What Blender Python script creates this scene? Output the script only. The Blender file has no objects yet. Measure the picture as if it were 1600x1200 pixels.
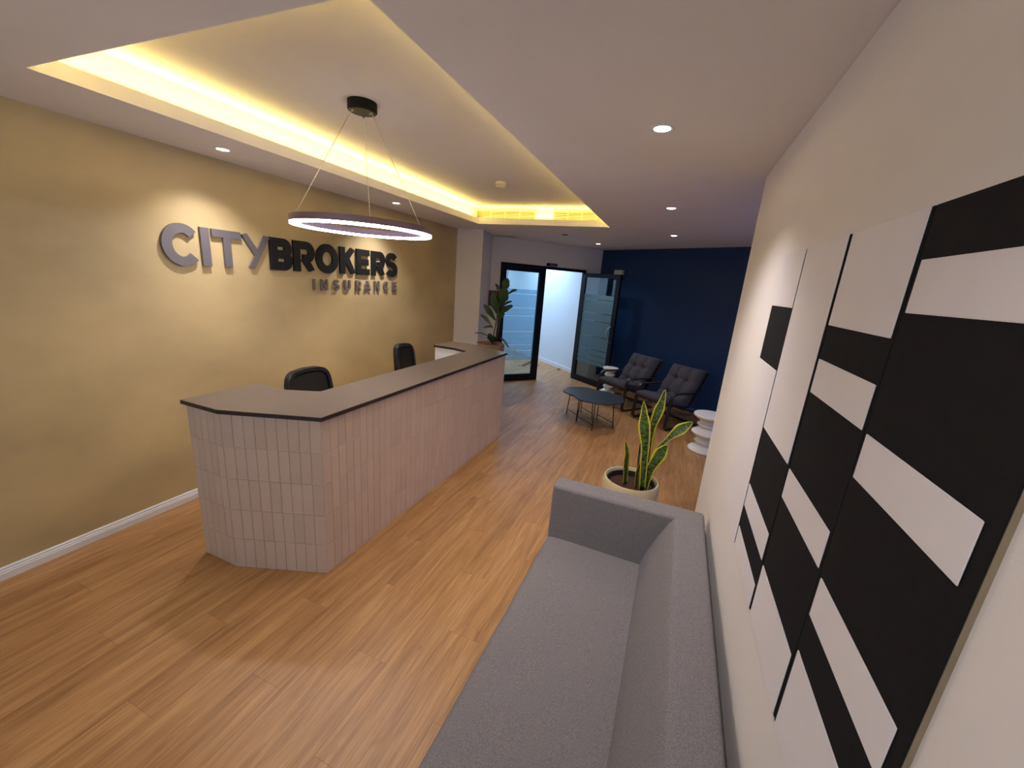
import bpy, bmesh, math, random
from mathutils import Vector, Matrix
PI = math.pi
random.seed(7)
S = bpy.context.scene
COL = S.collection

# ------------------------------------------------------------------ camera
cam = bpy.data.cameras.new('camera'); cam.sensor_width = 36; cam.lens = 14.1105
cam.clip_start = 0.02
camo = bpy.data.objects.new('camera', cam); COL.objects.link(camo)
camo.matrix_world = Matrix(((0.92398, -0.162289, 0.346299, 0), (0.374907, 0.205527, -0.903993, 0),
                            (0.075534, 0.965102, 0.250746, 1.95), (0, 0, 0, 1)))
S.camera = camo
# ------------------------------------------------------------------ world, exposure
w = bpy.data.worlds.new('world'); S.world = w; w.use_nodes = True
w.node_tree.nodes['Background'].inputs[0].default_value = (0.86, 0.92, 1.0, 1)
w.node_tree.nodes['Background'].inputs[1].default_value = 1.7
S.view_settings.view_transform = 'Standard'; S.view_settings.look = 'None'
S.view_settings.exposure = 0.73; S.view_settings.gamma = 1; S.view_settings.use_curve_mapping = False
SPOT_W = 40; COVE_W = 8; HALL_W = 41; RING = 29.0
WARM = (1.0, 0.80, 0.21); SPOTC = (1.0, 0.965, 0.97)

# ------------------------------------------------------------------ helpers
def lin(c):
    c = [x / 255 for x in c]
    return tuple((x / 12.92 if x <= .04045 else ((x + .055) / 1.055) ** 2.4) for x in c) + (1,)

def mat(name, col, rough=.6, metal=0, var=0, vscale=8, bump=0, bscale=80, spec=.5, emit=None, estr=0, rnd=0, stretch=(1, 1, 1), coat=0):
    m = bpy.data.materials.new(name); m.use_nodes = True
    nt = m.node_tree; b = nt.nodes['Principled BSDF']
    col = lin(col)
    b.inputs['Base Color'].default_value = col; b.inputs['Roughness'].default_value = rough
    b.inputs['Metallic'].default_value = metal; b.inputs['Specular IOR Level'].default_value = spec
    b.inputs['Coat Weight'].default_value = coat
    tc = nt.nodes.new('ShaderNodeTexCoord'); mp = nt.nodes.new('ShaderNodeMapping')
    mp.inputs['Scale'].default_value = stretch
    nt.links.new(tc.outputs['Object'], mp.inputs[0])
    if var:
        n = nt.nodes.new('ShaderNodeTexNoise'); n.inputs['Scale'].default_value = vscale; n.inputs['Detail'].default_value = 6
        nt.links.new(mp.outputs[0], n.inputs['Vector'])
        r = nt.nodes.new('ShaderNodeValToRGB')
        r.color_ramp.elements[0].position = .3; r.color_ramp.elements[1].position = .7
        r.color_ramp.elements[0].color = tuple(x * (1 - var) for x in col[:3]) + (1,)
        r.color_ramp.elements[1].color = tuple(min(1, x * (1 + var)) for x in col[:3]) + (1,)
        nt.links.new(n.outputs[0], r.inputs[0]); out = r.outputs[0]
        if rnd:
            oi = nt.nodes.new('ShaderNodeObjectInfo'); hs = nt.nodes.new('ShaderNodeHueSaturation')
            mr = nt.nodes.new('ShaderNodeMapRange'); mr.inputs[3].default_value = 1 - rnd; mr.inputs[4].default_value = 1 + rnd
            nt.links.new(oi.outputs['Random'], mr.inputs[0]); nt.links.new(mr.outputs[0], hs.inputs['Value'])
            nt.links.new(out, hs.inputs['Color']); out = hs.outputs[0]
        nt.links.new(out, b.inputs['Base Color'])
    if bump:
        n2 = nt.nodes.new('ShaderNodeTexNoise'); n2.inputs['Scale'].default_value = bscale; n2.inputs['Detail'].default_value = 4
        nt.links.new(mp.outputs[0], n2.inputs['Vector'])
        bp = nt.nodes.new('ShaderNodeBump'); bp.inputs['Strength'].default_value = bump; bp.inputs['Distance'].default_value = .01
        nt.links.new(n2.outputs[0], bp.inputs['Height']); nt.links.new(bp.outputs[0], b.inputs['Normal'])
    if emit:
        b.inputs['Emission Color'].default_value = lin(emit); b.inputs['Emission Strength'].default_value = estr
    return m

def wood_floor():
    m = mat('oak_plank', (182, 121, 72), rough=.42)
    nt = m.node_tree; b = nt.nodes['Principled BSDF']; L = nt.links
    tc = nt.nodes.new('ShaderNodeTexCoord'); oi = nt.nodes.new('ShaderNodeObjectInfo')
    off = nt.nodes.new('ShaderNodeVectorMath'); off.operation = 'SCALE'; off.inputs[0].default_value = (37, 91, 13)
    L.new(oi.outputs['Random'], off.inputs['Scale'])
    add = nt.nodes.new('ShaderNodeVectorMath'); L.new(tc.outputs['Object'], add.inputs[0]); L.new(off.outputs[0], add.inputs[1])
    def noise(sx, sy, sc, det, dist=0):
        mp = nt.nodes.new('ShaderNodeMapping'); mp.inputs['Scale'].default_value = (sx, sy, 1); L.new(add.outputs[0], mp.inputs[0])
        n = nt.nodes.new('ShaderNodeTexNoise'); n.inputs['Scale'].default_value = sc; n.inputs['Detail'].default_value = det
        n.inputs['Distortion'].default_value = dist
        L.new(mp.outputs[0], n.inputs['Vector']); return n
    n1 = noise(9, .75, 1.6, 8, 1.2); n2 = noise(60, 2.2, 2.2, 4, .4); n3 = noise(5, 1.6, 2.2, 5, .6)
    r1 = nt.nodes.new('ShaderNodeValToRGB'); e = r1.color_ramp.elements
    e[0].position = .30; e[0].color = lin((153, 108, 66)); e[1].position = .72; e[1].color = lin((190, 145, 96))
    x = e.new(.5); x.color = lin((173, 127, 81))
    L.new(n1.outputs[0], r1.inputs[0])
    r2 = nt.nodes.new('ShaderNodeValToRGB'); r2.color_ramp.elements[0].position = .35; r2.color_ramp.elements[0].color = (.82, .78, .74, 1)
    r2.color_ramp.elements[1].position = .62; r2.color_ramp.elements[1].color = (1.05, 1.05, 1.05, 1); L.new(n2.outputs[0], r2.inputs[0])
    r3 = nt.nodes.new('ShaderNodeValToRGB'); r3.color_ramp.elements[0].position = .22; r3.color_ramp.elements[0].color = (.70, .62, .56, 1)
    r3.color_ramp.elements[1].position = .34; r3.color_ramp.elements[1].color = (1, 1, 1, 1); L.new(n3.outputs[0], r3.inputs[0])
    def mul(a, c):
        mx = nt.nodes.new('ShaderNodeMix'); mx.data_type = 'RGBA'; mx.blend_type = 'MULTIPLY'; mx.inputs[0].default_value = 1
        L.new(a, mx.inputs[6]); L.new(c, mx.inputs[7]); return mx.outputs[2]
    o = mul(mul(r1.outputs[0], r2.outputs[0]), r3.outputs[0])
    hs = nt.nodes.new('ShaderNodeHueSaturation'); mr = nt.nodes.new('ShaderNodeMapRange')
    mr.inputs[3].default_value = .965; mr.inputs[4].default_value = 1.035
    L.new(oi.outputs['Random'], mr.inputs[0]); L.new(mr.outputs[0], hs.inputs['Value']); L.new(o, hs.inputs['Color'])
    L.new(hs.outputs[0], b.inputs['Base Color'])
    bp = nt.nodes.new('ShaderNodeBump'); bp.inputs['Strength'].default_value = .12; bp.inputs['Distance'].default_value = .002
    L.new(n2.outputs[0], bp.inputs['Height']); L.new(bp.outputs[0], b.inputs['Normal'])
    return m

def glass_mat(name, col, ior=1.5, rough=.02):
    """thin pane: transparent tinted + glossy"""
    m = bpy.data.materials.new(name); m.use_nodes = True; nt = m.node_tree; nt.nodes.clear()
    o = nt.nodes.new('ShaderNodeOutputMaterial'); mx = nt.nodes.new('ShaderNodeMixShader')
    t = nt.nodes.new('ShaderNodeBsdfTransparent'); t.inputs[0].default_value = lin(col)
    g = nt.nodes.new('ShaderNodeBsdfGlossy'); g.inputs['Roughness'].default_value = rough
    f0 = ((ior - 1) / (ior + 1)) ** 2                 # Schlick, the same on both faces of the pane
    lw = nt.nodes.new('ShaderNodeLayerWeight'); lw.inputs[0].default_value = .5
    pw = nt.nodes.new('ShaderNodeMath'); pw.operation = 'POWER'; pw.inputs[1].default_value = 5
    ma = nt.nodes.new('ShaderNodeMath'); ma.operation = 'MULTIPLY_ADD'; ma.inputs[1].default_value = 1 - f0; ma.inputs[2].default_value = f0
    nt.links.new(lw.outputs['Facing'], pw.inputs[0]); nt.links.new(pw.outputs[0], ma.inputs[0])
    nt.links.new(ma.outputs[0], mx.inputs[0]); nt.links.new(t.outputs[0], mx.inputs[1]); nt.links.new(g.outputs[0], mx.inputs[2])
    nt.links.new(mx.outputs[0], o.inputs[0]); return m

def frost_mat(name, col, trans):
    m = bpy.data.materials.new(name); m.use_nodes = True; nt = m.node_tree; nt.nodes.clear()
    o = nt.nodes.new('ShaderNodeOutputMaterial'); mx = nt.nodes.new('ShaderNodeMixShader'); m2 = nt.nodes.new('ShaderNodeMixShader')
    t = nt.nodes.new('ShaderNodeBsdfTransparent'); t.inputs[0].default_value = lin((224, 237, 248))
    d = nt.nodes.new('ShaderNodeBsdfDiffuse'); d.inputs[0].default_value = lin(col)
    tr = nt.nodes.new('ShaderNodeBsdfTranslucent'); tr.inputs[0].default_value = lin(col)
    m2.inputs[0].default_value = .5; nt.links.new(d.outputs[0], m2.inputs[1]); nt.links.new(tr.outputs[0], m2.inputs[2])
    mx.inputs[0].default_value = trans; nt.links.new(m2.outputs[0], mx.inputs[1]); nt.links.new(t.outputs[0], mx.inputs[2])
    nt.links.new(mx.outputs[0], o.inputs[0]); return m

def leaf_mat():
    m = mat('snake_leaf', (60, 95, 45), rough=.4); nt = m.node_tree; b = nt.nodes['Principled BSDF']; L = nt.links
    uv = nt.nodes.new('ShaderNodeUVMap'); sx = nt.nodes.new('ShaderNodeSeparateXYZ'); L.new(uv.outputs[0], sx.inputs[0])
    a = nt.nodes.new('ShaderNodeMath'); a.operation = 'SUBTRACT'; a.inputs[1].default_value = .5; L.new(sx.outputs[0], a.inputs[0])
    ab = nt.nodes.new('ShaderNodeMath'); ab.operation = 'ABSOLUTE'; L.new(a.outputs[0], ab.inputs[0])
    mp = nt.nodes.new('ShaderNodeMapping'); mp.inputs['Scale'].default_value = (.9, 16, 1); L.new(uv.outputs[0], mp.inputs[0])
    n = nt.nodes.new('ShaderNodeTexNoise'); n.inputs['Scale'].default_value = 2.1; n.inputs['Detail'].default_value = 3; n.inputs['Distortion'].default_value = 1.2
    L.new(mp.outputs[0], n.inputs['Vector'])
    r = nt.nodes.new('ShaderNodeValToRGB'); e = r.color_ramp.elements
    e[0].position = .42; e[0].color = lin((28, 46, 30)); e[1].position = .60; e[1].color = lin((92, 118, 46)); L.new(n.outputs[0], r.inputs[0])
    g = nt.nodes.new('ShaderNodeMath'); g.operation = 'GREATER_THAN'; g.inputs[1].default_value = .37; L.new(ab.outputs[0], g.inputs[0])
    mx = nt.nodes.new('ShaderNodeMix'); mx.data_type = 'RGBA'; L.new(g.outputs[0], mx.inputs[0]); L.new(r.outputs[0], mx.inputs[6])
    mx.inputs[7].default_value = lin((206, 190, 48)); L.new(mx.outputs[2], b.inputs['Base Color']); return m

def tag(o, label=None, cat=None, group=None, kind=None):
    if label: o['label'] = label
    if cat: o['category'] = cat
    if group: o['group'] = group
    if kind: o['kind'] = kind
    return o

def empty(name, loc, rz=0, label=None, cat=None, group=None, kind=None):
    o = bpy.data.objects.new(name, None); COL.objects.link(o); o.empty_display_size = .1
    o.location = loc; o.rotation_euler = (0, 0, rz); return tag(o, label, cat, group, kind)

def link(name, me, m, parent=None, loc=(0, 0, 0), rz=0):
    o = bpy.data.objects.new(name, me); COL.objects.link(o)
    if m is not None and not me.materials: me.materials.append(m)
    o.location = loc; o.rotation_euler = (0, 0, rz)
    if parent: o.parent = parent
    return o

def fin(bm, name, m, parent=None, smooth=False, bevel=0, seg=2, loc=(0, 0, 0), rz=0, normals=True, auto=None):
    if normals: bmesh.ops.recalc_face_normals(bm, faces=bm.faces[:])
    me = bpy.data.meshes.new(name); bm.to_mesh(me); bm.free()
    for p in me.polygons: p.use_smooth = smooth or bevel > 0
    o = link(name, me, m, parent, loc, rz)
    if bevel:
        b = o.modifiers.new('bevel', 'BEVEL'); b.width = bevel; b.segments = seg; b.limit_method = 'ANGLE'; b.angle_limit = math.radians(35)
        wn = o.modifiers.new('wn', 'WEIGHTED_NORMAL'); wn.keep_sharp = True
    return o

def bbox(bm, x0, x1, y0, y1, z0, z1, M=None):
    vs = [Vector((x, y, z)) for x in (x0, x1) for y in (y0, y1) for z in (z0, z1)]
    if M: vs = [M @ v for v in vs]
    v = [bm.verts.new(p) for p in vs]
    for f in ((0, 1, 3, 2), (4, 6, 7, 5), (0, 4, 5, 1), (2, 3, 7, 6), (0, 2, 6, 4), (1, 5, 7, 3)): bm.faces.new([v[i] for i in f])

def box(name, x0, x1, y0, y1, z0, z1, m, parent=None, bevel=0, seg=2, M=None):
    bm = bmesh.new(); bbox(bm, x0, x1, y0, y1, z0, z1, M); return fin(bm, name, m, parent, bevel=bevel, seg=seg)

def prism_bm(bm, poly, z0, z1, f=None):
    f = f or (lambda a, b, c: (a, b, c))
    lo = [bm.verts.new(f(x, y, z0)) for x, y in poly]; hi = [bm.verts.new(f(x, y, z1)) for x, y in poly]
    n = len(poly); bm.faces.new(lo[::-1]); bm.faces.new(hi)
    for i in range(n): bm.faces.new((lo[i], lo[(i + 1) % n], hi[(i + 1) % n], hi[i]))

def prism(name, poly, z0, z1, m, parent=None, bevel=0, f=None, seg=2, smooth=False):
    bm = bmesh.new(); prism_bm(bm, poly, z0, z1, f); return fin(bm, name, m, parent, bevel=bevel, seg=seg, smooth=smooth)

def lathe_bm(bm, prof, n=40, c=(0, 0, 0), cap0=True, cap1=True, wob=None):
    rings = []
    for r, z in prof:
        rings.append([bm.verts.new((c[0] + r * math.cos(2 * PI * i / n), c[1] + r * math.sin(2 * PI * i / n), c[2] + z)) for i in range(n)])
    for a, b in zip(rings, rings[1:]):
        for i in range(n): bm.faces.new((a[i], a[(i + 1) % n], b[(i + 1) % n], b[i]))
    if cap0: bm.faces.new(rings[0][::-1])
    if cap1: bm.faces.new(rings[-1])

def lathe(name, prof, m, parent=None, n=40, c=(0, 0, 0), cap0=True, cap1=True, sharp=35):
    bm = bmesh.new(); lathe_bm(bm, prof, n, c, cap0, cap1); o = fin(bm, name, m, parent, smooth=True)
    o.data.set_sharp_from_angle(angle=math.radians(sharp)); return o

def sweep_bm(bm, path, sec, up=(0, 0, 1), closed=False):
    """sweep a closed 2-D section along the path; sec points are (side, up)."""
    P = [Vector(p) for p in path]; n = len(P); rings = []
    for i, p in enumerate(P):
        a = P[(i - 1) % n] if (closed or i > 0) else P[0]; b = P[(i + 1) % n] if (closed or i < n - 1) else P[-1]
        t = (b - a).normalized(); u = Vector(up(i) if callable(up) else up)
        s = t.cross(u)
        if s.length < 1e-4: s = t.cross(Vector((1, 0, 0)))
        s.normalize(); v = s.cross(t).normalized()
        rings.append([bm.verts.new(p + s * q[0] + v * q[1]) for q in sec])
    m = len(sec)
    for i in range(n if closed else n - 1):
        A, B = rings[i], rings[(i + 1) % n]
        for j in range(m): bm.faces.new((A[j], A[(j + 1) % m], B[(j + 1) % m], B[j]))
    if not closed: bm.faces.new(rings[0][::-1]); bm.faces.new(rings[-1])

def circ(r, n=8): return [(r * math.cos(2 * PI * i / n), r * math.sin(2 * PI * i / n)) for i in range(n)]
def rect(w, h): return [(-w / 2, -h / 2), (w / 2, -h / 2), (w / 2, h / 2), (-w / 2, h / 2)]
def tube(name, path, r, m, parent=None, n=8):
    bm = bmesh.new(); sweep_bm(bm, path, circ(r, n), up=(0.13, 0.21, .97)); return fin(bm, name, m, parent, smooth=True)

def smoothpath(pts, k=6):
    out = []; P = [Vector(p) for p in pts]
    for i in range(len(P) - 1):
        p0 = P[max(i - 1, 0)]; p1 = P[i]; p2 = P[i + 1]; p3 = P[min(i + 2, len(P) - 1)]
        for j in range(k):
            t = j / k
            out.append(.5 * ((2 * p1) + (p2 - p0) * t + (2 * p0 - 5 * p1 + 4 * p2 - p3) * t * t + (3 * p1 - p0 - 3 * p2 + p3) * t ** 3))
    out.append(P[-1]); return out

def roundcorner(pts, r, k=5):
    """polyline with rounded inner corners"""
    P = [Vector(p) for p in pts]; out = [P[0]]
    for i in range(1, len(P) - 1):
        a = (P[i - 1] - P[i]); b = (P[i + 1] - P[i]); rr = min(r, a.length * .48, b.length * .48)
        s = P[i] + a.normalized() * rr; e = P[i] + b.normalized() * rr
        for j in range(k + 1):
            t = j / k; out.append(s * (1 - t) ** 2 + P[i] * 2 * t * (1 - t) + e * t * t)
    out.append(P[-1]); return out

def area(name, loc, size, sizey, watts, col, rot=(0, 0, 0)):
    l = bpy.data.lights.new(name, 'AREA'); l.shape = 'RECTANGLE'; l.size = size; l.size_y = sizey; l.energy = watts; l.color = col
    o = bpy.data.objects.new(name, l); COL.objects.link(o); o.location = loc; o.rotation_euler = rot; return o

# ------------------------------------------------------------------ materials
M_ceil = mat('ceiling_paint', (233, 227, 224), rough=.85, var=.02, vscale=2)
M_wall = mat('beige_paint', (228, 219, 214), rough=.8, var=.02, vscale=2, bump=.05, bscale=200)
M_gold = mat('gold_plaster', (190, 168, 125), rough=.46, var=.19, vscale=1.5, bump=.16, bscale=6, spec=.4, stretch=(1, .7, 1))
M_blue = mat('navy_paint', (9, 45, 90), rough=.55, var=.04, vscale=2)
M_white = mat('white_paint', (225, 224, 225), rough=.5, var=.01, vscale=3)
M_hall = mat('hall_paint', (215, 222, 232), rough=.8, var=.01, vscale=2)
M_floor = wood_floor()
M_sub = mat('floor_joint', (96, 58, 32), rough=.8, var=.1)
M_tile = mat('taupe_tile', (204, 181, 168), rough=.38, var=.05, vscale=5, rnd=.05, bump=.03, bscale=30)
M_grout = mat('pale_grout', (232, 218, 204), rough=.85, var=.05, vscale=30)
M_stone = mat('grey_stone', (104, 92, 86), rough=.3, var=.06, vscale=12, bump=.01, bscale=50)
M_edge = mat('dark_stone_edge', (46, 38, 38), rough=.4, var=.1, vscale=20)
M_black = mat('black_metal', (18, 17, 22), rough=.4, var=.1, vscale=20)
M_frame = mat('black_aluminium', (9, 11, 22), rough=.5, var=.05, vscale=10, spec=.25)
M_chrome = mat('brushed_steel', (190, 195, 200), rough=.25, metal=1, var=.05, vscale=30)
M_sofa = mat('grey_upholstery', (134, 128, 130), rough=.95, var=.26, vscale=230, bump=.5, bscale=420, spec=.15)
M_char = mat('charcoal_fabric', (74, 71, 80), rough=.95, var=.14, vscale=120, bump=.4, bscale=300, spec=.15)
M_bent = mat('black_brown_wood', (38, 32, 34), rough=.38, var=.15, vscale=10, stretch=(6, 1, 6))
M_stool = mat('white_plastic', (232, 228, 226), rough=.45, var=.01, vscale=5)
M_cof = mat('slate_blue_top', (44, 50, 62), rough=.4, var=.08, vscale=10)
M_pot = mat('cream_ceramic', (214, 200, 164), rough=.35, var=.04, vscale=12)
M_pot2 = mat('tan_planter', (150, 120, 96), rough=.6, var=.06, vscale=12)
M_liner = mat('dark_liner', (36, 36, 38), rough=.6, var=.1)
M_soil = mat('brown_soil', (72, 40, 24), rough=.95, var=.5, vscale=60, bump=1, bscale=90)
M_leaf = leaf_mat()
M_rub = mat('rubber_leaf', (38, 66, 34), rough=.3, var=.25, vscale=9, coat=.2)
M_stem = mat('green_brown_stem', (92, 84, 52), rough=.7, var=.2, vscale=30)
M_cane = mat('bamboo_cane', (120, 112, 96), rough=.7, var=.15, vscale=30)
M_panw = mat('white_canvas', (228, 220, 222), rough=.8, var=.015, vscale=6, bump=.1, bscale=400)
M_panb = mat('black_canvas', (27, 24, 25), rough=.85, var=.12, vscale=40, bump=.15, bscale=400, spec=.2)
M_core = mat('raw_wood_edge', (150, 130, 104), rough=.8, var=.1, vscale=20)
M_letg = mat('grey_letter', (104, 98, 102), rough=.5, var=.04, vscale=10)
M_letb = mat('black_letter', (15, 15, 20), rough=.5, var=.05, vscale=10)
M_letc = mat('bronze_letter', (104, 92, 88), rough=.5, var=.04, vscale=10)
M_lens = mat('lamp_lens', (255, 255, 255), emit=(255, 244, 250), estr=14)
M_ring = mat('ring_diffuser', (255, 255, 255), emit=(248, 244, 255), estr=RING)
M_led = mat('led_tape', (255, 220, 140), emit=(255, 225, 140), estr=3)
M_canopy = mat('matt_black', (7, 7, 9), rough=.6, var=.05, spec=.2)
M_mauve = mat('plum_metal', (112, 92, 112), rough=.4, metal=.2, var=.05)
M_bronze = mat('dark_bronze', (48, 34, 26), rough=.3, metal=.6, var=.1)
M_cable = mat('steel_cable', (225, 212, 180), rough=.4, metal=.4, var=.05)
M_vent = mat('vent_enamel', (215, 200, 150), rough=.6, var=.02)
M_ventb = mat('vent_shadow', (120, 100, 62), rough=.9, var=.05)
M_plast = mat('ivory_plastic', (222, 212, 190), rough=.5, var=.02)
M_brown = mat('red_brown_wood', (104, 52, 28), rough=.5, var=.15, vscale=8)
M_mesh = mat('black_mesh', (24, 18, 15), rough=.8, var=.2, vscale=200, bump=.5, bscale=500)
M_glass = glass_mat('door_glass', (232, 243, 245), 1.9)
M_glass2 = glass_mat('window_glass', (235, 242, 245))
M_glass3 = glass_mat('daylight_tint_glass', (130, 185, 240))  # blue tint added to colour the daylight entering the nook
M_frost_lit = frost_mat('frosted_film_lit', (215, 235, 250), .7)  # fixed pane: bluish copy of the film, corridor backlight put into its colour
M_frost_dim = frost_mat('frosted_film_dim', (160, 195, 205), .45)  # open leaf: same film as a darker teal copy, dimmer light in its colour

# ------------------------------------------------------------------ geometry constants
XL = -3.439; XR = .38; ZC = 2.675; ZT = 2.90; YN = -1.8
A = Vector((-2.475, 7.651)); U = Vector((.6504, .7596)); N = Vector((-.7596, .6504))      # door wall: along U, N into the corridor
def dw(s, t): p = A + U * s + N * t; return (p.x, p.y)
COR = Vector(dw(1.40, 0)); BD = Vector((.814, -.581)).normalized(); BN = Vector((.581, .814)).normalized()
def bw(s, t): p = COR + BD * s + BN * t; return (p.x, p.y)
NOOKX = 2.7
tb = (NOOKX - COR.x) / BD.x          # blue wall length to the nook's side wall
BR = bw(tb, 0)

# ---- floor (planks are parts)
floor = empty('floor', (0, 0, 0), kind='structure')
fl_poly = [(XL - .1, YN), (XR + .1, YN), (NOOKX + .1, 2.8), (NOOKX + .1, 6.5), (.5, 7.6), (-1.6, 9.3), (-6.5, 14.5), (-9, 12), (-3.6, 6.6)]
prism('subfloor', fl_poly, -.06, -.004, M_sub, floor)
PW = .182; PL = 1.22
def plank_mesh(L):
    bm = bmesh.new(); bbox(bm, -PW / 2 + .0004, PW / 2 - .0004, -L / 2 + .0004, L / 2 - .0004, -.012, 0)
    me = bpy.data.meshes.new('plank'); 
    bmesh.ops.recalc_face_normals(bm, faces=bm.faces[:]); bm.to_mesh(me); bm.free(); me.materials.append(M_floor); return me
pm = plank_mesh(PL)
def inside_view(x, y):
    if y < 3.1: return -3.5 < x < .4 and (y > .1) and not (y < .2 and x > -.4)
    lim = (6.164 + .15 - .581 * x) / .814          # blue wall
    if x > -1.58 and y > lim: return False
    if x > 1.1: return False
    if x < -2.9 and 6.0 < y < 6.4: return False
    return y < 8.6 and x > -3.5
rest = bmesh.new(); k = 0
nx = int((NOOKX - XL) / PW) + 2
for i in range(nx):
    x = XL + PW * (i + .5); off = (i * .37) % 1 * PL
    y = YN - off
    while y < 9.4:
        yc = y + PL / 2
        if yc > YN - .3:
            if inside_view(x, yc) and k < 300:
                link('plank', pm, None, floor, (x, yc, 0)); k += 1
            elif x < XR + .1 or yc > 3.3:
                if (x > XL and yc < 9.3):
                    bbox(rest, x - PW / 2 + .0007, x + PW / 2 - .0004, yc - PL / 2 + .0004, yc + PL / 2 - .0004, -.012, 0)
        y += PL
# corridor planks
cx0 = -6.5
for i in range(30):
    x = -1.0 - PW * (i + .5)
    for j in range(6):
        yc = 9.4 + PL * (j + .3 * (i % 3) * 1.0)
        bbox(rest, x - PW / 2 + .0007, x + PW / 2 - .0004, yc - PL / 2 + .0004, yc + PL / 2 - .0004, -.012, -.0002)
for i in range(14):
    x = XL - PW * (i + .5) + .0
    for j in range(3):
        yc = 7.2 + PL * (j + .3 * (i % 3))
        bbox(rest, x - PW / 2 + .0007, x + PW / 2 - .0004, yc - PL / 2 + .0004, yc + PL / 2 - .0004, -.012, -.0003)
o = fin(rest, 'plank', M_floor, floor); o['kind'] = 'stuff'

# ---- gold wall, column, door wall, blue wall, right wall
def wallseg(name, p0, p1, z0, z1, thick, m, parent=None):
    """vertical slab whose face runs p0 -> p1 and whose thickness goes to the left of that direction (thick<0: to the right)"""
    a = Vector(p0); b = Vector(p1); d = (b - a).normalized(); n = Vector((-d.y, d.x)) * thick
    return prism(name, [tuple(a), tuple(b), tuple(b + n), tuple(a + n)], z0, z1, m, parent)
o = wallseg('wall_left', (XL, YN), (XL, 6.0), 0, ZC, .12, M_gold); o['kind'] = 'structure'
o = prism('wall_column', [(XL - .12, 6.0), (-2.975, 6.0), dw(-1.10, -.003), dw(-1.10, .1), (XL - .12, 6.9)], 0, ZC, M_wall); o['kind'] = 'structure'
dwl = empty('wall_door', (0, 0, 0), kind='structure')
prism('wall_panel', [dw(-1.10, 0), dw(-.905, 0), dw(-.905, .12), dw(-1.10, .12)], 0, ZC, M_wall, dwl)
prism('wall_panel', [dw(1.02, 0), dw(1.40, 0), dw(1.40, .12), dw(1.02, .12)], 0, ZC, M_wall, dwl)
prism('wall_panel', [dw(-.905, 0), dw(1.02, 0), dw(1.02, .12), dw(-.905, .12)], 2.252, ZC, M_wall, dwl)
o = wallseg('wall_back', tuple(COR), BR, 0, ZC, .12, M_blue); o['kind'] = 'structure'
o = prism('wall_right', [(XR, YN), (XR, 3.05), (XR + .13, 3.05), (XR + .13, YN)], 0, ZC, M_wall, bevel=.006); o['kind'] = 'structure'
wf = empty('wall_front', (0, 0, 0), kind='structure')      # behind the camera: a wide unseen window added to let in sky fill
for x0, x1, z0, z1 in ((XL - .12, -3.1, 0, ZC), (.05, XR + .13, 0, ZC), (-3.1, .05, 0, .9), (-3.1, .05, 2.45, ZC)):
    box('wall_panel', x0, x1, YN - .1, YN, z0, z1, M_wall, wf)
w2 = empty('added_window', (0, YN, 0), kind='structure')
for x0, x1, z0, z1 in ((-3.1, -3.05, .9, 2.45), (0, .05, .9, 2.45), (-3.05, 0, .9, .95), (-3.05, 0, 2.4, 2.45), (-2.05, -2.01, .95, 2.4), (-1.04, -1.0, .95, 2.4)):
    box('window_frame', x0, x1, -.08, -.02, z0, z1, M_frame, w2)
for x0, x1 in ((-3.05, -2.05), (-2.01, -1.04), (-1.0, 0)):
    box('pane', x0, x1, -.053, -.047, .95, 2.4, M_glass2, w2)
o = prism('wall_nook', [(XR + .13, 2.92), (NOOKX, 2.92), (NOOKX, 3.05), (XR + .13, 3.05)], 0, ZC, M_wall); o['kind'] = 'structure'
# nook side wall with a window (daylight); outside the frame
nk = empty('wall_side', (0, 0, 0), kind='structure')
bx = BR[1]
for y0, y1, z0, z1 in ((2.92, 3.45, 0, ZC), (bx - .45, bx + .3, 0, ZC), (3.45, bx - .45, 0, .95), (3.45, bx - .45, 2.25, ZC)):
    box('wall_panel', NOOKX, NOOKX + .12, y0, y1, z0, z1, M_wall, nk)
wn = empty('window_1', (NOOKX, 0, 0), kind='structure')
for y0, y1, z0, z1 in ((3.45, 3.5, .95, 2.25), (bx - .5, bx - .45, .95, 2.25), (3.5, bx - .5, .95, 1.0), (3.5, bx - .5, 2.2, 2.25), ((3.45 + bx - .45) / 2 - .025, (3.45 + bx - .45) / 2 + .025, 1, 2.2)):
    box('window_frame', .02, .08, y0, y1, z0, z1, M_frame, wn)
box('pane', .045, .051, 3.5, bx - .5, 1, 2.2, M_glass3, wn)

# ---- corridor behind the door
hw = empty('wall_corridor', (0, 0, 0), kind='structure')
prism('wall_panel', [dw(1.23, .12), dw(1.23, 6.2), dw(1.35, 6.2), dw(1.35, .12)], 0, ZC, M_hall, hw)
prism('wall_panel', [dw(-1.3, .12), dw(-1.3, 6.2), dw(-1.42, 6.2), dw(-1.42, .12)], 0, ZC, M_hall, hw)
prism('wall_panel', [dw(-1.42, 6.2), dw(1.35, 6.2), dw(1.35, 6.32), dw(-1.42, 6.32)], 0, ZC, M_hall, hw)
bb = prism('baseboard_corridor', [dw(1.215, .13), dw(1.215, 6.2), dw(1.23, 6.2), dw(1.23, .13)], 0, .085, M_white); bb['kind'] = 'structure'
area('corridor_light', (*dw(.3, 1.7), 2.64), 1.6, 1.6, HALL_W, (.50, .74, 1.0), (0, 0, math.atan2(U.y, U.x)))
area('corridor_light', (*dw(.0, 4.4), 2.64), 1.6, 1.6, HALL_W * .6, (.50, .74, 1.0), (0, 0, math.atan2(U.y, U.x)))

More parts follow.
